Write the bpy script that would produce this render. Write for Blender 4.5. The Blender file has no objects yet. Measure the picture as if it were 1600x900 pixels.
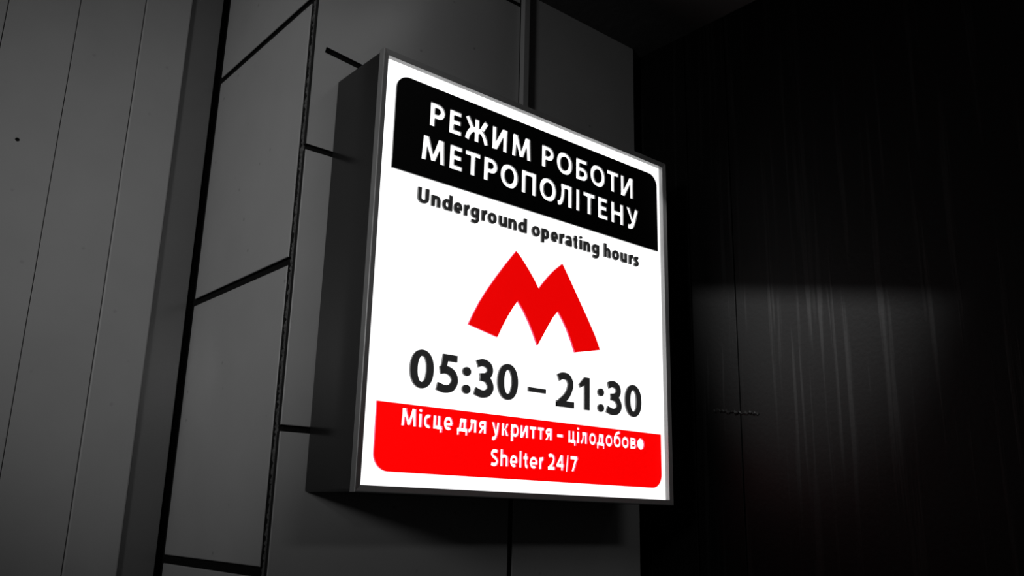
import bpy, bmesh, math, random
from mathutils import Vector, Matrix
random.seed(7)
sc = bpy.context.scene
col = sc.collection

# ------------------------------------------------------------------ camera
cd = bpy.data.cameras.new('camera')
cam = bpy.data.objects.new('camera', cd); col.objects.link(cam)
cd.sensor_width = 36.0
cd.lens = 36.0 * 1360.55 / 1600.0
cd.clip_start = 0.02
_x = Vector((0.7623, -0.6469, 0.0231)); _y = -Vector((0.1832, 0.1814, -0.9662)); _z = -Vector((0.6208, 0.7407, 0.2568))
m = Matrix.Identity(4)
for i in range(3):
    m[i][0], m[i][1], m[i][2] = _x[i], _y[i], _z[i]
m[0][3], m[1][3], m[2][3] = -0.55569, -0.95166, -0.63138
cam.matrix_world = m
sc.camera = cam

# ------------------------------------------------------------------ world, lamps, exposure
w = bpy.data.worlds.new('underpass_dark'); sc.world = w; w.use_nodes = True
bg = w.node_tree.nodes['Background']
bg.inputs[0].default_value = (1, 1, 1, 1); bg.inputs[1].default_value = 0.011
vs = sc.view_settings
vs.view_transform = 'Standard'; vs.look = 'None'; vs.exposure = 0.0; vs.gamma = 1.0; vs.use_curve_mapping = False

def aim(o, src, dst):
    d = Vector(dst) - Vector(src)
    o.location = src; o.rotation_euler = d.to_track_quat('-Z', 'Y').to_euler()
def spot(name, energy, deg, soft, src, dst, blend=1.0):
    ld = bpy.data.lights.new(name, 'SPOT'); lo = bpy.data.objects.new(name, ld); col.objects.link(lo)
    ld.energy = energy; ld.spot_size = math.radians(deg); ld.spot_blend = blend; ld.shadow_soft_size = soft
    aim(lo, src, dst)
# hall lamps off to the left, both turned on the pillar corner
spot('hall_lamp', 12.5, 35, 0.05, (-0.85, -1.30, -0.14), (-0.12, 0.30, -0.22))
spot('side_lamp', 33, 44, 0.20, (-1.90, -0.75, 0.05), (-0.04, 0.33, -0.14))
# ceiling downlight beyond the soffit: its beam passes under the slanted soffit edge and grazes the black wall
spot('ceiling_downlight', 620, 18, 0.02, (-0.38, -0.30, 1.20), (0.70, -0.215, -0.11))
# weak broad fill, added in front of the pillar to lift its lower right
ld = bpy.data.lights.new('front_fill', 'AREA'); lo = bpy.data.objects.new('front_fill', ld); col.objects.link(lo)
ld.shape = 'RECTANGLE'; ld.size = 0.6; ld.size_y = 0.15; ld.energy = 1.5
aim(lo, (0.25, -2.2, 0.55), (0.5, 0.13, -0.6))

# ------------------------------------------------------------------ materials
def mat(name, color, rough=0.5, metal=0.0, noise=0.0, nscale=40.0, bump=0.0, bscale=80.0, spec=0.5, emit=None, estr=0.0):
    mt = bpy.data.materials.new(name); mt.use_nodes = True
    nt = mt.node_tree; b = nt.nodes['Principled BSDF']
    b.inputs['Base Color'].default_value = (*color, 1)
    b.inputs['Roughness'].default_value = rough; b.inputs['Metallic'].default_value = metal
    b.inputs['Specular IOR Level'].default_value = spec
    if emit:
        b.inputs['Emission Color'].default_value = (*emit, 1); b.inputs['Emission Strength'].default_value = estr
    tc = nt.nodes.new('ShaderNodeTexCoord')
    if noise > 0:
        n = nt.nodes.new('ShaderNodeTexNoise'); n.inputs['Scale'].default_value = nscale; n.inputs['Detail'].default_value = 6
        nt.links.new(tc.outputs['Object'], n.inputs['Vector'])
        r = nt.nodes.new('ShaderNodeMapRange'); r.inputs[3].default_value = 1 - noise; r.inputs[4].default_value = 1 + noise
        nt.links.new(n.outputs[0], r.inputs[0])
        mx = nt.nodes.new('ShaderNodeMix'); mx.data_type = 'RGBA'; mx.blend_type = 'MULTIPLY'; mx.inputs[0].default_value = 1
        mx.inputs[6].default_value = (*color, 1)
        nt.links.new(r.outputs[0], mx.inputs[7]); nt.links.new(mx.outputs[2], b.inputs['Base Color'])
    if bump > 0:
        n2 = nt.nodes.new('ShaderNodeTexNoise'); n2.inputs['Scale'].default_value = bscale; n2.inputs['Detail'].default_value = 8
        nt.links.new(tc.outputs['Object'], n2.inputs['Vector'])
        bp = nt.nodes.new('ShaderNodeBump'); bp.inputs['Strength'].default_value = bump; bp.inputs['Distance'].default_value = 0.002
        nt.links.new(n2.outputs[0], bp.inputs['Height']); nt.links.new(bp.outputs[0], b.inputs['Normal'])
    return mt

def spot_mat(name, color, rough, spots=0.35, sscale=22.0, thresh=0.035, spec=0.5):
    """glazed / painted sheet with sparse small round dirt specks"""
    mt = mat(name, color, rough, noise=0.10, nscale=9, spec=spec)
    nt = mt.node_tree; b = nt.nodes['Principled BSDF']
    src = b.inputs['Base Color'].links[0].from_socket
    tc = [n for n in nt.nodes if n.type == 'TEX_COORD'][0]
    v = nt.nodes.new('ShaderNodeTexVoronoi'); v.inputs['Scale'].default_value = sscale; v.feature = 'F1'
    nt.links.new(tc.outputs['Object'], v.inputs['Vector'])
    r = nt.nodes.new('ShaderNodeMapRange'); r.inputs[1].default_value = thresh; r.inputs[2].default_value = thresh * 2.2
    r.inputs[3].default_value = 1 - spots; r.inputs[4].default_value = 1.0
    nt.links.new(v.outputs['Distance'], r.inputs[0])
    mx = nt.nodes.new('ShaderNodeMix'); mx.data_type = 'RGBA'; mx.blend_type = 'MULTIPLY'; mx.inputs[0].default_value = 1
    nt.links.new(src, mx.inputs[6]); nt.links.new(r.outputs[0], mx.inputs[7]); nt.links.new(mx.outputs[2], b.inputs['Base Color'])
    return mt

M_TILE = spot_mat('glazed_grey_tile', (0.42, 0.42, 0.42), 0.30)
M_CLAY = mat('unglazed_tile_edge', (0.02, 0.02, 0.02), 0.95, spec=0.1)
M_MORTAR = mat('dark_mortar', (0.012, 0.012, 0.012), 1.0, bump=1.0, bscale=200, spec=0.05)
M_ROUGH = mat('crumbly_mortar', (0.11, 0.11, 0.11), 1.0, noise=0.95, nscale=260, bump=1.0, bscale=300, spec=0.1)
M_SLAT = spot_mat('painted_metal_slat', (0.36, 0.36, 0.36), 0.5, spots=0.16, sscale=20, thresh=0.035)
M_TRIM = mat('dark_metal_trim', (0.15, 0.15, 0.15), 0.22, noise=0.06, nscale=12)
M_HOUSE = mat('dark_powder_coated_housing', (0.016, 0.016, 0.016), 0.20, noise=0.1, nscale=20)
M_ALU = mat('brushed_aluminium', (0.34, 0.34, 0.34), 0.36, metal=0.25, noise=0.06, nscale=60)
M_FACE = mat('backlit_white_acrylic', (0.8, 0.8, 0.8), 0.4, emit=(1, 1, 1), estr=1.25)
M_WTEXT = mat('backlit_white_cutout', (0.8, 0.8, 0.8), 0.4, emit=(1, 1, 1), estr=1.25)
M_RED = mat('backlit_red_film', (0.5, 0.0, 0.0), 0.5, emit=(1.0, 0.0, 0.0), estr=0.98)
M_RED2 = mat('backlit_red_emblem', (0.45, 0.0, 0.0), 0.5, emit=(1.0, 0.0, 0.0), estr=0.78)
M_REDEDGE = mat('red_film_edge', (0.7, 0.03, 0.12), 0.5, emit=(1.0, 0.02, 0.12), estr=0.4)
M_BLACK = mat('black_film', (0.002, 0.002, 0.002), 0.6, noise=0.9, nscale=50, spec=0.15)
M_EDGE = mat('film_edge_grey', (0.22, 0.22, 0.22), 0.6)
M_DARK = mat('charcoal_lettering', (0.022, 0.022, 0.022), 0.6, noise=0.3, nscale=400, spec=0.2, emit=(1, 1, 1), estr=0.014)
M_DUCT = mat('grey_plastic_duct', (0.34, 0.34, 0.34), 0.45)
M_CEIL = mat('dark_plaster_ceiling', (0.12, 0.12, 0.12), 0.9, noise=0.2, nscale=8, bump=0.4, bscale=50)
M_FLOOR = mat('dark_stone_floor', (0.05, 0.05, 0.05), 0.6, noise=0.3, nscale=6)

def wall_paint():
    mt = mat('black_gloss_wall_paint', (0.012, 0.0115, 0.012), 0.55, bump=0.0, spec=0.06)
    nt = mt.node_tree; b = nt.nodes['Principled BSDF']; L = nt.links
    tc = [n for n in nt.nodes if n.type == 'TEX_COORD'][0]
    mp = nt.nodes.new('ShaderNodeMapping'); mp.inputs['Scale'].default_value = (1, 95, 2.2)
    L.new(tc.outputs['Object'], mp.inputs['Vector'])
    n = nt.nodes.new('ShaderNodeTexNoise'); n.inputs['Scale'].default_value = 1.0; n.inputs['Detail'].default_value = 4
    L.new(mp.outputs[0], n.inputs['Vector'])
    # drip streaks: thin ridges where the stretched noise crosses its middle
    r = nt.nodes.new('ShaderNodeMapRange'); r.inputs[1].default_value = 0.56; r.inputs[2].default_value = 0.66
    L.new(n.outputs[0], r.inputs[0])
    rr = nt.nodes.new('ShaderNodeMapRange'); rr.inputs[3].default_value = 0.50; rr.inputs[4].default_value = 0.62
    L.new(r.outputs[0], rr.inputs[0]); L.new(rr.outputs[0], b.inputs['Roughness'])
    cr = nt.nodes.new('ShaderNodeMapRange'); cr.inputs[3].default_value = 0.007; cr.inputs[4].default_value = 0.014
    L.new(r.outputs[0], cr.inputs[0])
    cc = nt.nodes.new('ShaderNodeCombineColor')
    for k in range(3): L.new(cr.outputs[0], cc.inputs[k])
    L.new(cc.outputs[0], b.inputs['Base Color'])
    n2 = nt.nodes.new('ShaderNodeTexNoise'); n2.inputs['Scale'].default_value = 130; n2.inputs['Detail'].default_value = 6
    L.new(tc.outputs['Object'], n2.inputs['Vector'])
    ad = nt.nodes.new('ShaderNodeMath'); ad.operation = 'MULTIPLY_ADD'; ad.inputs[1].default_value = 0.6
    L.new(r.outputs[0], ad.inputs[0]); L.new(n2.outputs[0], ad.inputs[2])
    bp = nt.nodes.new('ShaderNodeBump'); bp.inputs['Strength'].default_value = 0.35; bp.inputs['Distance'].default_value = 0.0015
    L.new(ad.outputs[0], bp.inputs['Height']); L.new(bp.outputs[0], b.inputs['Normal'])
    return mt
M_BLACKWALL = wall_paint()

# ------------------------------------------------------------------ helpers
def link(name, me, parent=None, mats=()):
    o = bpy.data.objects.new(name, me); col.objects.link(o); o.parent = parent
    for mm in mats: me.materials.append(mm)
    return o
def box_mesh(name, x0, x1, y0, y1, z0, z1, bev=0.0, seg=2):
    bm = bmesh.new(); bmesh.ops.create_cube(bm, size=1)
    for v in bm.verts:
        v.co = Vector((x0 if v.co.x < 0 else x1, y0 if v.co.y < 0 else y1, z0 if v.co.z < 0 else z1))
    if bev > 0:
        bmesh.ops.bevel(bm, geom=list(bm.edges), offset=bev, segments=seg, affect='EDGES', profile=0.5)
    me = bpy.data.meshes.new(name); bm.to_mesh(me); bm.free()
    return me
def box(name, x0, x1, y0, y1, z0, z1, mt, parent=None, bev=0.0, seg=2):
    return link(name, box_mesh(name, x0, x1, y0, y1, z0, z1, bev, seg), parent, (mt,))
def tag(o, label=None, cat=None, group=None, kind=None):
    if label: o['label'] = label
    if cat: o['category'] = cat
    if group: o['group'] = group
    if kind: o['kind'] = kind
    return o
def empty(name, loc=(0, 0, 0)):
    o = bpy.data.objects.new(name, None); col.objects.link(o); o.location = loc; o.empty_display_size = 0.05
    return o

FLOOR, CEIL = -2.15, 0.315
WY = 0.1314           # tiled pillar front plane
SX = -0.0411          # tiled pillar left side plane

# ------------------------------------------------------------------ structure
fl = box('floor', -2.4, 1.0, -2.4, 0.9, FLOOR - 0.05, FLOOR, M_FLOOR)
tag(fl, 'dark stone floor of the underpass below the walls', 'floor', kind='structure')
bm = bmesh.new()
add = [(0.340, 0.20), (0.125, -1.20), (0.80, -1.20), (0.80, 0.20)]      # soffit plan; unseen left slant and front reach are shaped to cut lamp light
lo_ = [bm.verts.new((x, y, CEIL)) for x, y in add]; hi_ = [bm.verts.new((x, y, CEIL + 0.10)) for x, y in add]
bm.faces.new(lo_); bm.faces.new(list(reversed(hi_)))
for i in range(4): bm.faces.new((lo_[(i + 1) % 4], lo_[i], hi_[i], hi_[(i + 1) % 4]))
bmesh.ops.recalc_face_normals(bm, faces=list(bm.faces))
me = bpy.data.meshes.new('ceiling'); bm.to_mesh(me); bm.free()
ce = link('ceiling', me, None, (M_CEIL,))
tag(ce, 'dark plaster soffit above the tiled pillar and lit sign', 'ceiling', kind='structure')

wc = box('wall_center', SX + 0.006, 0.655, WY + 0.006, 0.60, FLOOR, CEIL + 0.01, M_MORTAR)
tag(wc, 'pillar clad in large square grey tiles with dark joints behind the sign', 'pillar', kind='structure')

def tile_front(x0, x1, z0, z1, slot=None):
    """glazed tile facing the viewer side (-Y); slot = slanted quad cut through the glaze, touching no edge"""
    t = 0.009
    bm = bmesh.new()
    if slot is None:
        bmesh.ops.create_cube(bm, size=1)
        for v in bm.verts:
            v.co = Vector((x0 if v.co.x < 0 else x1, WY if v.co.y < 0 else WY + t, z0 if v.co.z < 0 else z1))
        ed = [e for e in bm.edges if all(abs(v.co.y - WY) < 1e-6 for v in e.verts)]
        bmesh.ops.bevel(bm, geom=ed, offset=0.0012, segments=2, affect='EDGES', profile=0.5)
    else:
        o = [(x0, z0), (x1, z0), (x1, z1), (x0, z1)]
        f = [bm.verts.new((x, WY, z)) for x, z in o]; k = [bm.verts.new((x, WY + t, z)) for x, z in o]
        h = [bm.verts.new((x, WY, z)) for x, z in slot]; hk = [bm.verts.new((x, WY + t, z)) for x, z in slot]
        for i in range(4):
            j = (i + 1) % 4
            bm.faces.new((f[i], f[j], h[j], h[i])); bm.faces.new((f[j], f[i], k[i], k[j])); bm.faces.new((h[i], h[j], hk[j], hk[i]))
            bm.faces.new((k[j], k[i], hk[i], hk[j]))
    bm.normal_update()
    bmesh.ops.recalc_face_normals(bm, faces=list(bm.faces))
    me = bpy.data.meshes.new('tile'); bm.to_mesh(me); bm.free()
    return me
def assign_sides(me, axis, slot=1, cut=0.35):
    for f in me.polygons:
        f.material_index = slot if abs(f.normal[axis]) < cut else 0

rowz = []
z = 0.2795 + 0.4025 * 1 - 0.0
gaps = [0.2835 - 0.4025 * k for k in range(0, 7)]       # joint centres, front face
G = 0.0043
cols = [(SX, 0.3560), (0.3652, 0.6640)]
for ci, (x0, x1) in enumerate(cols):
    gg = gaps if ci == 0 else gaps[1:]
    tops = [0.62 if ci == 0 else CEIL] + [g - G for g in gg]
    bots = [g + G for g in gg] + [FLOOR]
    for ri, (zt, zb) in enumerate(zip(tops, bots)):
        if zt - zb < 0.01: continue
        slot = None
        if ci == 0 and ri == 1:
            slot = [(-0.0245, 0.0380), (0.0600, 0.0300), (0.0600, 0.0398), (-0.0225, 0.0480)]
        me = tile_front(x0, x1, zb, zt, slot)
        assign_sides(me, 1)
        o = link('tile', me, wc, (M_TILE, M_CLAY))
# side tiles
sg = [0.1325 - 0.4185 * k for k in range(0, 6)]
SG = 0.0064
tops = [0.545] + [g - SG for g in sg]
bots = [g + SG for g in sg] + [FLOOR]
for zt, zb in zip(tops, bots):
    if zt - zb < 0.01: continue
    me = box_mesh('tile', SX, SX + 0.009, 0.1570, 0.5060, zb, zt)
    bm = bmesh.new(); bm.from_mesh(me)
    ed = [e for e in bm.edges if all(abs(v.co.x - SX) < 1e-6 for v in e.verts)]
    bmesh.ops.bevel(bm, geom=ed, offset=0.0015, segments=2, affect='EDGES', profile=0.5)
    bm.to_mesh(me); bm.free()
    assign_sides(me, 0)
    link('tile', me, wc, (M_TILE, M_CLAY))
box('pillar_core', SX + 0.0062, 0.355, WY + 0.0062, 0.60, CEIL - 0.02, 0.62, M_MORTAR, wc)
# crumbly mortar bead in the open corner joint of the pillar
bm = bmesh.new()
rows = []
N = 420
for i in range(N + 1):
    zz = -1.0 + (0.545 + 1.0) * i / N
    ring = []
    for j in range(5):
        yy = 0.1490 + 0.0080 * j / 4
        bulge = 0.0050 * math.sin(math.pi * j / 4) * random.uniform(0.0, 1.0)
        ring.append(bm.verts.new((SX + 0.0062 - bulge, yy + random.uniform(-0.0006, 0.0006), zz)))
    rows.append(ring)
for a, b in zip(rows, rows[1:]):
    for j in range(4): bm.faces.new((a[j], b[j], b[j + 1], a[j + 1]))
me = bpy.data.meshes.new('mortar_bead'); bm.to_mesh(me); bm.free()
link('mortar_bead', me, wc, (M_ROUGH,))

# left wall of narrow vertical metal slats
PY = 0.510
wl = box('wall_left', -2.2, -0.055, PY + 0.022, 0.62, FLOOR, 0.95, M_MORTAR)
tag(wl, 'wall of narrow painted vertical metal slats beside the tiled pillar', 'wall', kind='structure')
seams = [-0.1868 - 0.1013 * k for k in range(0, 20)]
edges = [-0.1077] + seams
first = None
for i in range(len(edges) - 1):
    x1, x0 = edges[i], edges[i + 1]
    g = 0.0007
    o = box('slat', x0 + g, x1 - (g if i else 0), PY, PY + 0.024, FLOOR, 0.94, M_SLAT, wl, bev=0.0004 if i else 0.0025, seg=2)
    if i == 2: first = o
    if i == 2:
        # dark rivet hole with its small lip, on the third slat
        bm = bmesh.new()
        bmesh.ops.create_cone(bm, cap_ends=True, segments=14, radius1=0.0034, radius2=0.0024, depth=0.0016)
        bmesh.ops.rotate(bm, verts=bm.verts, matrix=Matrix.Rotation(math.radians(90), 3, 'X'))
        bmesh.ops.translate(bm, verts=bm.verts, vec=(-0.3434, PY - 0.0004, -0.0772))
        me = bpy.data.meshes.new('rivet'); bm.to_mesh(me); bm.free()
        link('rivet', me, o, (M_BLACK,))
t1 = box('trim_1', -0.1085, -0.0495, PY + 0.008, PY + 0.026, FLOOR, 0.94, M_TRIM, bev=0.001)
tag(t1, 'dark glossy metal corner trim between slat wall and tiled pillar', 'trim', kind='structure')

# right wall: black painted boards coming forward from the pillar
RX = 0.700
wr = box('wall_right', RX + 0.006, RX + 0.08, -1.30, 0.30, FLOOR, CEIL + 0.01, M_MORTAR)
tag(wr, 'black glossy painted wall with drips beside the lit sign', 'wall', kind='structure')
for (y0, y1) in ((0.0312, 0.145), (-0.0655, 0.0285), (-1.30, -0.0675)):
    box('board', RX, RX + 0.010, y0, y1, FLOOR, CEIL, M_BLACKWALL, wr, bev=0.0012)
# thin raised edge of cracked paint over the first boards
bm = bmesh.new()
prev = None
for i in range(40):
    yy = -0.012 - 0.092 * i / 39
    zz = -0.440 - 0.012 * i / 39 + random.uniform(-0.0022, 0.0022)
    h = random.uniform(0.0012, 0.0045)
    q = [bm.verts.new((RX - 0.0002, yy, zz - h)), bm.verts.new((RX - random.uniform(0.0008, 0.0022), yy, zz)), bm.verts.new((RX - 0.0002, yy, zz + h))]
    if prev:
        bm.faces.new((prev[0], q[0], q[1], prev[1])); bm.faces.new((prev[1], q[1], q[2], prev[2]))
    prev = q
me = bpy.data.meshes.new('paint_flake'); bm.to_mesh(me); bm.free()
link('paint_flake', me, wr, (M_BLACKWALL,))

# ------------------------------------------------------------------ cable duct above the sign
cd_ = empty('cable_duct', (0.366, WY, 0.0))
tag(cd_, 'slim grey plastic cable duct running down from ceiling to the lit sign', 'cable duct')
def duct_part(name, x0, x1, y0, y1, z0, z1, mt, bev):
    o = box(name, x0 - 0.366, x1 - 0.366, y0 - WY, y1 - WY, z0, z1, mt, cd_, bev); return o
duct_part('duct_base', 0.3580, 0.3705, WY - 0.006, WY + 0.0002, -0.02, CEIL, M_DUCT, 0.0004)
duct_part('duct_cover', 0.3575, 0.3710, WY - 0.0112, WY - 0.0055, -0.02, CEIL, M_DUCT, 0.0012)

# ------------------------------------------------------------------ the light box sign
S = 0.600; H = 0.6034
sign = empty('light_box_sign', (0, 0, 0))
tag(sign, 'square backlit metro opening hours sign with black header and red bottom band', 'sign')
box('housing', 0.0012, S - 0.0012, 0.0105, WY + 0.0004, -H + 0.0012, -0.0012, M_HOUSE, sign, bev=0.0022, seg=3)
# four mitred frame rails
FW = 0.0087
prof = [(0.0, 0.0115), (0.0, 0.0008), (0.0008, 0.0), (0.0016, 0.0), (FW, 0.0018), (FW, 0.0115)]   # (inward, depth)
cor = [Vector((0, 0, 0)), Vector((S, 0, 0)), Vector((S, 0, -H)), Vector((0, 0, -H))]
inw = [Vector((1, 0, -1)), Vector((-1, 0, -1)), Vector((-1, 0, 1)), Vector((1, 0, 1))]
for k in range(4):
    j = (k + 1) % 4
    bm = bmesh.new()
    A = [bm.verts.new(cor[k] + inw[k] * u + Vector((0, v, 0))) for u, v in prof]
    B = [bm.verts.new(cor[j] + inw[j] * u + Vector((0, v, 0))) for u, v in prof]
    n = len(prof)
    for i in range(n): bm.faces.new((A[i], A[(i + 1) % n], B[(i + 1) % n], B[i]))
    bm.faces.new(A); bm.faces.new(list(reversed(B)))
    bmesh.ops.recalc_face_normals(bm, faces=list(bm.faces))
    me = bpy.data.meshes.new('frame_rail'); bm.to_mesh(me); bm.free()
    o = link('frame_rail', me, sign, (M_ALU,))
PF = 0.0100      # white panel front
TF = 0.0070      # film front
face = box('face_panel', 0.0075, S - 0.0075, PF, PF + 0.003, -H + 0.0075, -0.0075, M_FACE, sign)
tag(face, 'glowing white acrylic face')

# ---- glyph pieces: lists of 2D polygons / bands in cap-height units, x from 0 to w
def rect(x0, y0, x1, y1): return ('p', [(x0, y0), (x1, y0), (x1, y1), (x0, y1)])
def poly(*pts): return ('p', list(pts))
def ring(cx, cy, rx, ry, s, t, a0=0.0, a1=360.0, n=None, e=2.25):
    full = abs(a1 - a0) >= 359.9
    n = n or max(10, int(abs(a1 - a0) / 9))
    def pt(a, qx, qy):
        c, si = math.cos(a), math.sin(a)
        return (cx + qx * math.copysign(abs(c) ** (2 / e), c), cy + qy * math.copysign(abs(si) ** (2 / e), si))
    ou, inn = [], []
    for i in range(n + (0 if full else 1)):
        a = math.radians(a0 + (a1 - a0) * i / n)
        ou.append(pt(a, rx, ry)); inn.append(pt(a, rx - s, ry - t))
    return ('b', ou, inn, full)
def bowl(x0, x1, y0, y1, s, t, flat=0.45, n=14):
    """D shape opening to x0, round towards x1 (x1 may lie left of x0)"""
    d = 1 if x1 > x0 else -1
    xc = x0 + (x1 - x0) * flat; rx = abs(x1 - xc); cy = (y0 + y1) / 2; ry = (y1 - y0) / 2
    ou = [(x0, y1)]; inn = [(x0, y1 - t)]
    for i in range(n + 1):
        a = math.pi / 2 - math.pi * i / n
        ou.append((xc + d * rx * math.cos(a), cy + ry * math.sin(a)))
        inn.append((xc + d * (rx - s) * math.cos(a), cy + (ry - t) * math.sin(a)))
    ou.append((x0, y0)); inn.append((x0, y0 + t))
    return ('b', ou, inn, False)
def catmull(pts, k=7):
    P = [pts[0]] + list(pts) + [pts[-1]]; out = []
    for i in range(1, len(P) - 2):
        p0, p1, p2, p3 = P[i - 1], P[i], P[i + 1], P[i + 2]
        for q in range(k):
            t = q / k
            out.append(tuple(0.5 * ((2 * p1[c]) + (-p0[c] + p2[c]) * t + (2 * p0[c] - 5 * p1[c] + 4 * p2[c] - p3[c]) * t * t
                                    + (-p0[c] + 3 * p1[c] - 3 * p2[c] + p3[c]) * t ** 3) for c in (0, 1)))
    out.append(tuple(pts[-1])); return out
def stroke(pts, wd, smooth=True):
    c = catmull(pts) if smooth else list(pts)
    L_, R_ = [], []
    for i in range(len(c)):
        a = Vector(c[max(0, i - 1)]); b = Vector(c[min(len(c) - 1, i + 1)])
        d = (b - a).normalized(); nn = Vector((-d.y, d.x)) * wd / 2
        if not smooth and 0 < i < len(c) - 1:
            d1 = (Vector(c[i]) - a).normalized(); d2 = (b - Vector(c[i])).normalized()
            nn = nn / max(0.4, d.dot(d1))
        L_.append((c[i][0] + nn.x, c[i][1] + nn.y)); R_.append((c[i][0] - nn.x, c[i][1] - nn.y))
    return ('b', L_, R_, False)
def disc(cx, cy, rx, ry, n=20):
    return ('p', [(cx + rx * math.cos(2 * math.pi * i / n), cy + ry * math.sin(2 * math.pi * i / n)) for i in range(n)])

def glyph(ch, w, s, xh=0.73):
    t = s * 0.82; o = 0.015; v = s * 0.92; tx = s * 0.80
    # --- capitals
    if ch == 'Р': return [rect(0, 0, s, 1), bowl(s * .8, w, 0.36, 1.0, s, t, 0.35)]
    if ch == 'Е': return [rect(0, 0, s, 1), rect(s * .5, 0, w, t), rect(s * .5, 1 - t, w * .97, 1), rect(s * .5, .5 - t * .42, w * .92, .5 + t * .58)]
    if ch == 'Ж':
        c = w / 2; r = []
        r.append(rect(c - s / 2, 0, c + s / 2, 1))
        for d in (-1, 1):
            r.append(stroke([(c + d * (w / 2 - s * .52), 1.0), (c + d * (s * .62 + .10 * w), .60)], s * .95, False))
            r.append(stroke([(c + d * s * .3, .535), (c + d * (s * .62 + .10 * w), .555)], s * .72, False))
            r.append(stroke([(c + d * (s * .3), .50), (c + d * (s * .62 + .08 * w), .49), (c + d * (w * .33), .28), (c + d * (w / 2 - s * .50), 0.0)], s * .95))
        return r
    if ch == 'И': return [rect(0, 0, s * .95, 1), rect(w - s * .95, 0, w, 1), poly((s * .1, 0), (s * 1.15, 0), (w - s * .1, 1), (w - s * 1.15, 1))]
    if ch == 'М':
        k = .055 * w; m_ = w / 2
        return [poly((0, 0), (s * .92, 0), (k + s * .98, 1), (k, 1)), poly((w - s * .92, 0), (w, 0), (w - k, 1), (w - k - s * .98, 1)),
                poly((k + s * .1, 1), (k + s * 1.12, 1), (m_ + s * .42, .06), (m_ - s * .42, .06)),
                poly((w - k - s * 1.12, 1), (w - k - s * .1, 1), (m_ + s * .42, .06), (m_ - s * .42, .06))]
    if ch == 'О': return [ring(w / 2, .5, w / 2, .5 + o, s * 1.02, t, e=2.15)]
    if ch == 'Б': return [rect(0, 0, s, 1), rect(s * .5, 1 - t, w * .92, 1), bowl(s * .8, w, 0, .62, s, t, 0.35)]
    if ch == 'Т': return [rect(0, 1 - t, w, 1), rect(w / 2 - s / 2, 0, w / 2 + s / 2, 1 - t * .5)]
    if ch == 'П': return [rect(0, 0, s, 1), rect(w - s, 0, w, 1), rect(s * .5, 1 - t, w - s * .5, 1)]
    if ch == 'Л': return [rect(w - s, 0, w, 1), rect(w * .24, 1 - t, w - s * .5, 1), stroke([(w * .24 + s / 2, 1), (w * .24 + s * .48, .62), (w * .23 + s * .35, .32), (w * .17 + s * .1, .12), (0.0, .065)], s * .88)]
    if ch == 'І': return [rect(0, 0, w, 1)]
    if ch == 'Н': return [rect(0, 0, s, 1), rect(w - s, 0, w, 1), rect(s * .5, .5 - t * .45, w - s * .5, .5 + t * .55)]
    if ch == 'У': return [poly((0, 1), (s * 1.08, 1), (w * .60, .38), (w * .50, .22)), stroke([(w - s * .52, 1), (w * .66, .46), (w * .52, .18), (w * .36, .075), (w * .13, .075)], s * .98)]
    if ch == 'U': return [rect(0, .34, s, 1), rect(w - s, .34, w, 1), ring(w / 2, .36, w / 2, .36 + o, s, t, 180, 360)]
    if ch == 'S':
        return [stroke([(w * .90, .86), (w * .58, .925), (w * .25, .86), (w * .17, .70), (w * .36, .56), (w * .66, .45), (w * .84, .28), (w * .70, .11), (w * .40, .065), (w * .06, .125)], s * .92)]
    # --- digits and signs
    if ch == '0': return [ring(w / 2, .5, w / 2, .5 + o, s * 1.08, s * .78, e=2.15)]
    if ch == '1': return [rect(w - s * 1.02, 0, w, 1), poly((0, .76), (w * .12, .66), (w - s * .4, .83), (w - s * .2, 1), (w - s * 1.0, 1))]
    if ch == '2': return [stroke([(w * .10, .865), (w * .34, .935), (w * .64, .91), (w * .80, .74), (w * .74, .53), (w * .55, .32), (w * .22, .13)], s * .98), rect(w * .01, 0, w, s * .85), poly((w * .01, 0), (w * .30, 0), (w * .42, s), (w * .01, s * .6))]
    if ch == '3': return [stroke([(w * .12, .875), (w * .42, .935), (w * .72, .87), (w * .80, .72), (w * .66, .575), (w * .30, .525)], s * .95), stroke([(w * .30, .525), (w * .66, .48), (w * .85, .28), (w * .72, .11), (w * .40, .055), (w * .03, .12)], s * .98)]
    if ch == '5': return [rect(w * .26, 1 - s * .85, w * .94, 1), poly((w * .26, 1), (w * .14, .48), (w * .14 + s * .92, .52), (w * .26 + s * .80, 1 - s * .5)), stroke([(w * .14, .545), (w * .45, .575), (w * .74, .49), (w * .855, .30), (w * .70, .11), (w * .38, .055), (w * .02, .11)], s * 1.0)]
    if ch == '4': return [rect(w * .58, 0, w * .58 + s, 1), rect(0, .22, w, .22 + t), poly((0, .22 + t * .9), (0, .22 + t * .1), (s * .9, .30), (w * .58 + s * .6, .86), (w * .58 + s * .3, 1), (w * .52, 1))]
    if ch == '7': return [rect(0, 1 - s * .9, w, 1), poly((w * .16, 0), (w * .16 + s * 1.1, 0), (w, 1 - s * .6), (w, 1 - s * .3), (w - s * 1.15, 1 - s * .5))]
    if ch == '/': return [poly((0, -.06), (w * .60, -.06), (w, 1.04), (w * .40, 1.04))]
    if ch == ':': return [disc(w / 2, .125, w / 2, .125), disc(w / 2, .615, w / 2, .125)]
    if ch == '–': return [rect(0, .32, w, .32 + .125)]
    if ch == '=': return [rect(0, .27, w, .27 + .19)]
    # --- lower case
    if ch == 'n': return [rect(0, 0, s, xh), rect(w - s, 0, w, xh * .55), ring(w * .52, xh * .55, w * .48, xh * .45 + o, s, tx, 0, 150)]
    if ch == 'h': return [rect(0, 0, s, 1.05), rect(w - s, 0, w, xh * .55), ring(w * .52, xh * .55, w * .48, xh * .45 + o, s, tx, 0, 150)]
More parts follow.
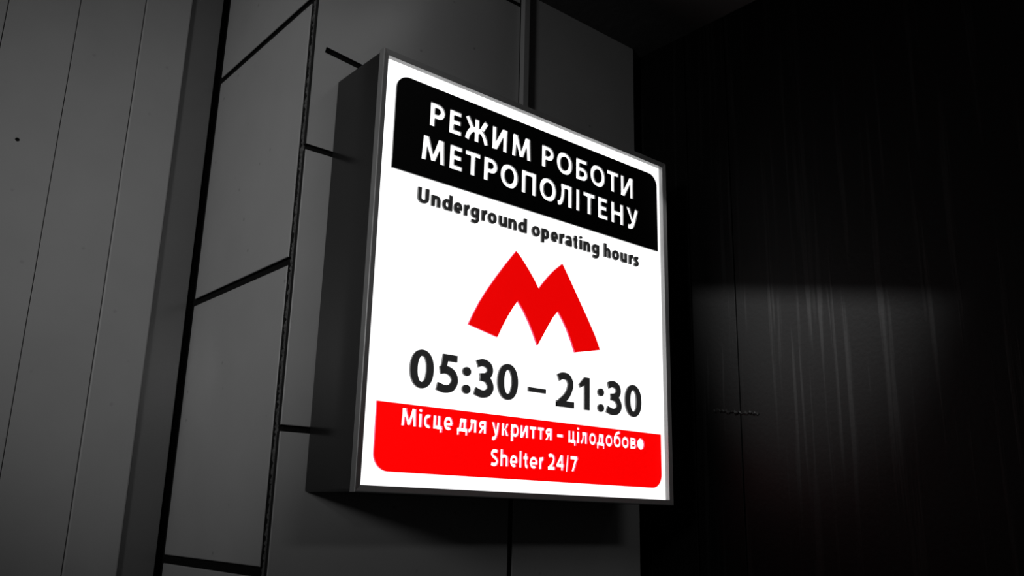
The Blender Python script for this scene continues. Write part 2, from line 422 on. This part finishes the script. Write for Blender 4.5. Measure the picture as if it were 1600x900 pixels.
    if ch == 'u': return [rect(0, xh * .42, s, xh), rect(w - s, 0, w, xh), ring(w * .48, xh * .45, w * .48, xh * .45 + o, s, tx, 180, 330)]
    if ch == 'd': return [rect(w - s, 0, w, 1.05), ring(w * .47, xh / 2, w * .47, xh / 2 + o, v, tx)]
    if ch == 'р' or ch == 'p': return [rect(0, -.30, s, xh), ring(w * .53, xh / 2, w * .47, xh / 2 + o, v, tx)]
    if ch in 'oо': return [ring(w / 2, xh / 2, w / 2, xh / 2 + o, v, tx)]
    if ch in 'eе': return [ring(w / 2, xh / 2, w / 2, xh / 2 + o, v, tx, 0, 312), rect(v * .5, xh * .5 - tx * .62, w - .004, xh * .5 + tx * .12)]
    if ch == 'с': return [ring(w * .60, xh / 2, w * .60, xh / 2 + o, v, tx, 62, 298)]
    if ch == 'r': return [rect(0, 0, s, xh), stroke([(s * .6, xh * .60), (w * .62, xh * .87), (w, xh * .90)], tx * 1.25)]
    if ch == 'g': return [rect(w - s, .02, w, xh), ring(w * .47, xh * .53, w * .47, xh * .47 + o, v, tx), stroke([(w - s * .5, .10), (w - s * .55, -.10), (w * .58, -.235), (w * .10, -.20)], s * .85)]
    if ch == 'a': return [rect(w - s, 0, w, xh * .60), stroke([(w * .12, xh * .84), (w * .45, xh * .91), (w * .76, xh * .84), (w - s * .5, xh * .55)], tx), ring(w * .46, xh * .285, w * .46, xh * .30, v, tx * .9)]
    if ch == 't': return [stroke([(w * .26 + s * .5, .92), (w * .26 + s * .5, .30), (w * .34 + s * .5, .10), (w * .96, .075)], s * .95), rect(0, xh - tx, w * .96, xh)]
    if ch in 'iі': return [rect(w / 2 - s / 2, 0, w / 2 + s / 2, xh), disc(w / 2, xh + .20, max(w * .5, s * .56), .095)]
    if ch == 'l': return [rect(w / 2 - s / 2, 0, w / 2 + s / 2, 1.05)]
    if ch == 's':
        k = xh
        return [stroke([(w * .92, k * .84), (w * .60, k * .90), (w * .26, k * .84), (w * .22, k * .66), (w * .50, k * .52), (w * .80, k * .36), (w * .72, k * .14), (w * .42, k * .075), (w * .04, k * .14)], s * .82)]
    if ch == 'ц': return [rect(0, 0, s, xh), rect(w - s * 1.55, 0, w - s * .55, xh), rect(s * .5, 0, w, tx), rect(w - s * .85, -.20, w, tx * .5)]
    if ch == 'д': return [rect(w - s * 1.5, 0, w - s * .5, xh), rect(w * .28, xh - tx, w - s * .6, xh), poly((w * .28, xh), (w * .13, 0), (w * .13 + s * .92, 0), (w * .28 + s * .92, xh)), rect(0, 0, w, tx), rect(0, -.22, s * .8, tx * .5), rect(w - s * .8, -.22, w, tx * .5)]
    if ch == 'л': return [rect(w - s, 0, w, xh), rect(w * .25, xh - tx, w - s * .5, xh), stroke([(w * .25 + s / 2, xh), (w * .24 + s * .4, xh * .45), (w * .16 + s * .1, .11), (0, .065)], s * .85)]
    if ch == 'я': return [rect(w - s, 0, w, xh), bowl(w - s * .8, 0.02, xh * .36, xh, s * .95, tx, .3), poly((0, 0), (s * 1.05, 0), (w * .66, xh * .42), (w * .36, xh * .42))]
    if ch == 'у': return [poly((0, xh), (s * 1.05, xh), (w * .62, .14), (w * .44, -.02)), stroke([(w - s * .52, xh), (w * .66, .16), (w * .48, -.14), (w * .30, -.235), (w * .08, -.22)], s * .95)]
    if ch == 'к': return [rect(0, 0, s, xh), poly((s * .8, xh * .48), (s * 1.2, xh * .62), (w - s * 1.05, xh), (w - .01, xh), (w * .62, xh * .54), (w, 0), (w - s * 1.15, 0), (w * .42, xh * .42))]
    if ch == 'и': return [rect(0, 0, s * .95, xh), rect(w - s * .95, 0, w, xh), poly((s * .2, 0), (s * 1.15, 0), (w - s * .2, xh), (w - s * 1.15, xh))]
    if ch == 'т': return [rect(0, xh - tx, w, xh), rect(w / 2 - s / 2, 0, w / 2 + s / 2, xh - tx * .5)]
    if ch == 'б': return [ring(w / 2, xh / 2, w / 2, xh / 2 + o, v, tx), stroke([(s * .50, xh * .40), (s * .55, xh * .85), (w * .38, xh * 1.20), (w * .66, xh * 1.30), (w * .88, xh * 1.40)], s * .88)]
    if ch == 'в': return [rect(0, 0, s, xh), bowl(s * .8, w, 0, xh * .56, s * .9, tx * .85, .45), bowl(s * .8, w * .95, xh * .48, xh, s * .9, tx * .85, .45)]
    if ch == '●': return [disc(w / 2, xh / 2, w / 2, xh / 2 + o, 28)]
    raise ValueError(ch)

def add_piece(bm, pc, ox, oz, sc_, y0, y1):
    """extrude one 2D piece (scaled, placed on the sign plane) from depth y0 (front) to y1"""
    def V(p, y): return bm.verts.new((ox + p[0] * sc_, y, oz + p[1] * sc_))
    if pc[0] == 'p':
        f = [V(p, y0) for p in pc[1]]; b = [V(p, y1) for p in pc[1]]
        n = len(f); bm.faces.new(f); bm.faces.new(list(reversed(b)))
        for i in range(n): bm.faces.new((f[(i + 1) % n], f[i], b[i], b[(i + 1) % n]))
    else:
        _, A, B_, closed = pc
        fa = [V(p, y0) for p in A]; fb = [V(p, y0) for p in B_]; ba = [V(p, y1) for p in A]; bb = [V(p, y1) for p in B_]
        n = len(fa)
        for i in range(n if closed else n - 1):
            j = (i + 1) % n
            bm.faces.new((fa[i], fa[j], fb[j], fb[i])); bm.faces.new((ba[j], ba[i], bb[i], bb[j]))
            bm.faces.new((fa[j], fa[i], ba[i], ba[j])); bm.faces.new((fb[i], fb[j], bb[j], bb[i]))
        if not closed:
            bm.faces.new((fa[0], fb[0], bb[0], ba[0])); bm.faces.new((fb[-1], fa[-1], ba[-1], bb[-1]))

def text_mesh(name, line, base, cap, s, xh, y0, y1, jitter=0.0, grow=0.0):
    """line = [(char, left mm, right mm)], base / cap in mm below the sign's top edge"""
    bm = bmesh.new(); n = 0
    for ch, a, b in line:
        a, b = a - grow, b + grow
        wd = (b - a) / cap
        for pc in glyph(ch, wd, s, xh):
            n += 1
            e = jitter * (0.2 + (n * 0.37) % 1.0)
            add_piece(bm, pc, a / 1000, base / 1000, cap / 1000, y0 - e, y1 + e)
    bmesh.ops.recalc_face_normals(bm, faces=list(bm.faces))
    me = bpy.data.meshes.new(name); bm.to_mesh(me); bm.free()
    return me

T1 = [('Р', 87.1, 113.3), ('Е', 121.5, 143.6), ('Ж', 149.8, 195.0), ('И', 202.3, 231.6), ('М', 241.7, 280.4), ('Р', 303.9, 330.4), ('О', 336.4, 371.4), ('Б', 379.8, 407.2), ('О', 413.3, 448.5), ('Т', 453.3, 481.6), ('И', 487.7, 518.8)]
T2 = [('М', 75.8, 115.8), ('Е', 124.7, 147.4), ('Т', 153.0, 181.2), ('Р', 188.0, 214.3), ('О', 220.3, 255.2), ('П', 262.9, 292.7), ('О', 300.4, 335.8), ('Л', 339.1, 370.5), ('І', 380.5, 387.9), ('Т', 396.9, 424.0), ('Е', 431.0, 454.2), ('Н', 463.3, 493.6), ('У', 500.6, 531.4)]
T3 = [('U', 74.0, 91.8), ('n', 97.2, 111.8), ('d', 116.6, 132.5), ('e', 136.8, 150.3), ('r', 154.9, 163.4), ('g', 167.4, 181.9), ('r', 187.3, 196.4), ('o', 199.4, 214.6), ('u', 220.3, 235.0), ('n', 239.2, 254.0), ('d', 259.0, 274.7), ('o', 286.4, 301.8), ('p', 306.0, 321.2), ('e', 326.3, 340.2), ('r', 345.0, 354.4), ('a', 357.9, 371.0), ('t', 375.3, 383.5), ('i', 389.2, 393.6), ('n', 398.0, 412.4), ('g', 418.2, 433.3), ('h', 446.0, 460.3), ('o', 466.0, 480.9), ('u', 486.0, 500.6), ('r', 507.0, 515.7), ('s', 519.5, 529.8)]
T4 = [('0', 76.3, 113.4), ('5', 120.2, 154.3), (':', 163.3, 176.9), ('3', 184.5, 217.6), ('0', 226.3, 263.4), ('–', 284.9, 318.5), ('2', 341.5, 377.2), ('1', 389.0, 411.0), (':', 430.6, 443.3), ('3', 450.2, 483.8), ('0', 493.9, 531.6)]
T5 = [('М', 66.7, 90.5), ('і', 94.2, 98.9), ('с', 101.8, 114.6), ('ц', 116.9, 132.4), ('е', 134.6, 149.6), ('д', 156.7, 175.2), ('л', 175.9, 191.0), ('я', 193.6, 208.2), ('у', 217.0, 232.3), ('к', 235.3, 249.4), ('р', 252.2, 268.2), ('и', 270.4, 286.1), ('т', 288.3, 302.4), ('т', 304.1, 317.4), ('я', 318.8, 333.2), ('=', 342.6, 356.1), ('ц', 366.1, 382.6), ('і', 384.9, 389.2), ('л', 392.0, 406.6), ('о', 410.6, 426.4), ('д', 427.6, 445.1), ('о', 447.0, 463.3), ('б', 465.5, 482.5), ('о', 484.5, 500.9), ('в', 504.0, 518.9), ('●', 520.3, 538.0)]
T6 = [('S', 217.0, 231.2), ('h', 234.3, 249.2), ('e', 252.2, 266.9), ('l', 269.8, 274.2), ('t', 277.0, 287.0), ('e', 289.4, 305.2), ('r', 307.4, 316.6), ('2', 324.8, 340.0), ('4', 342.3, 357.9), ('/', 361.2, 368.0), ('7', 370.7, 386.5)]
SPEC = {1: (T1, -87.3, 36.6, .225, .73), 2: (T2, -142.3, 36.8, .225, .73), 3: (T3, -207.2, 22.1, .26, .725),
        4: (T4, -465.0, 50.6, .215, .73), 5: (T5, -516.9, 22.6, .235, .765), 6: (T6, -559.4, 22.2, .235, .73)}

def rounded_plate(name, x0, x1, z0, z1, r, top, y0, y1):
    """flat film with two rounded corners (top or bottom pair)"""
    pts = []
    def arc(cx, cz, a0, a1):
        for i in range(13):
            a = math.radians(a0 + (a1 - a0) * i / 12); pts.append((cx + r * math.cos(a), cz + r * math.sin(a)))
    if top:
        pts += [(x0, z0), (x1, z0)]; arc(x1 - r, z1 - r, 0, 90); arc(x0 + r, z1 - r, 90, 180)
    else:
        arc(x0 + r, z0 + r, 180, 270); arc(x1 - r, z0 + r, 270, 360); pts += [(x1, z1), (x0, z1)]
    bm = bmesh.new(); add_piece(bm, ('p', pts), 0, 0, 1, y0, y1)
    bmesh.ops.recalc_face_normals(bm, faces=list(bm.faces))
    me = bpy.data.meshes.new(name); bm.to_mesh(me); bm.free(); return me

def cut_text(plate, specs):
    """cut the lettering right through a film plate"""
    obs = []
    for k in specs:
        L_, b, c, s, xh = SPEC[k]
        co = bpy.data.objects.new('cutter', text_mesh('cutter', L_, b, c, s, xh, TF - 0.002, PF + 0.001, 0.0008)); col.objects.link(co); obs.append(co)
        md = plate.modifiers.new('cut', 'BOOLEAN'); md.operation = 'DIFFERENCE'; md.object = co; md.solver = 'EXACT'; md.use_self = True
    dg = bpy.context.evaluated_depsgraph_get(); dg.update()
    me = bpy.data.meshes.new_from_object(plate.evaluated_get(dg))
    plate.modifiers.clear(); plate.data = me
    for co in obs:
        d = co.data; bpy.data.objects.remove(co); bpy.data.meshes.remove(d)
    return me

hd = link('header_film', rounded_plate('header_film', .0283, .5815, -.1690, -.0270, .0210, True, TF, PF - 0.0002), sign, (M_BLACK, M_EDGE))
cut_text(hd, (1, 2)); assign_sides(hd.data, 1)
tag(hd, 'black header film with rounded top corners')
bd = link('bottom_film', rounded_plate('bottom_film', .0285, .5790, -.5765, -.4890, .0225, False, TF, PF - 0.0002), sign, (M_RED, M_REDEDGE))
cut_text(bd, (5, 6)); assign_sides(bd.data, 1)
tag(bd, 'red bottom film with rounded lower corners')
def line_obj(k, y0, y1, mats, parent, name):
    L_, b, c, s, xh = SPEC[k]
    for it in L_:
        me = text_mesh(name, [it], b, c, s, xh, y0, y1, grow=0.45 if k in (3, 4) else 0.0)
        link(name, me, parent, mats)
        if len(mats) > 1: assign_sides(me, 1)
for k in (1, 2): line_obj(k, PF - 0.0004, PF + 0.001, (M_WTEXT,), hd, 'letter')
line_obj(3, TF, PF + 0.001, (M_DARK, M_EDGE), sign, 'letter')
line_obj(4, TF, PF + 0.001, (M_DARK, M_EDGE), sign, 'numeral')
for k in (5, 6): line_obj(k, PF - 0.0004, PF + 0.001, (M_WTEXT,), bd, 'letter')
# red M emblem
MP = [(254.8, -240.1), (264.0, -247.4), (279.9, -263.7), (291.9, -277.5), (301.3, -290.3), (310.4, -278.6), (322.2, -265.4), (335.6, -252.3), (350.6, -240.2), (369.0, -265.5), (389.0, -294.3), (406.2, -318.6), (423.6, -345.1), (434.6, -366.2), (379.0, -377.8), (371.1, -361.2), (361.3, -343.4), (351.6, -329.5), (341.9, -318.1), (331.3, -330.0), (320.9, -345.7), (310.6, -362.2), (300.6, -377.9), (292.5, -362.0), (283.2, -346.0), (271.3, -329.0), (260.0, -316.4), (251.1, -327.8), (241.7, -342.0), (231.3, -360.0), (222.7, -377.1), (169.5, -366.6), (177.7, -350.0), (188.5, -330.2), (201.8, -309.6), (217.8, -287.2), (235.5, -263.9)]
bm = bmesh.new(); add_piece(bm, ('p', [(x, z) for x, z in MP]), 0, 0, 0.001, TF, PF + 0.001)
bmesh.ops.recalc_face_normals(bm, faces=list(bm.faces))
me = bpy.data.meshes.new('emblem'); bm.to_mesh(me); bm.free()
em = link('emblem', me, sign, (M_RED2, M_REDEDGE)); assign_sides(me, 1)
em['label'] = 'red arched letter M emblem'
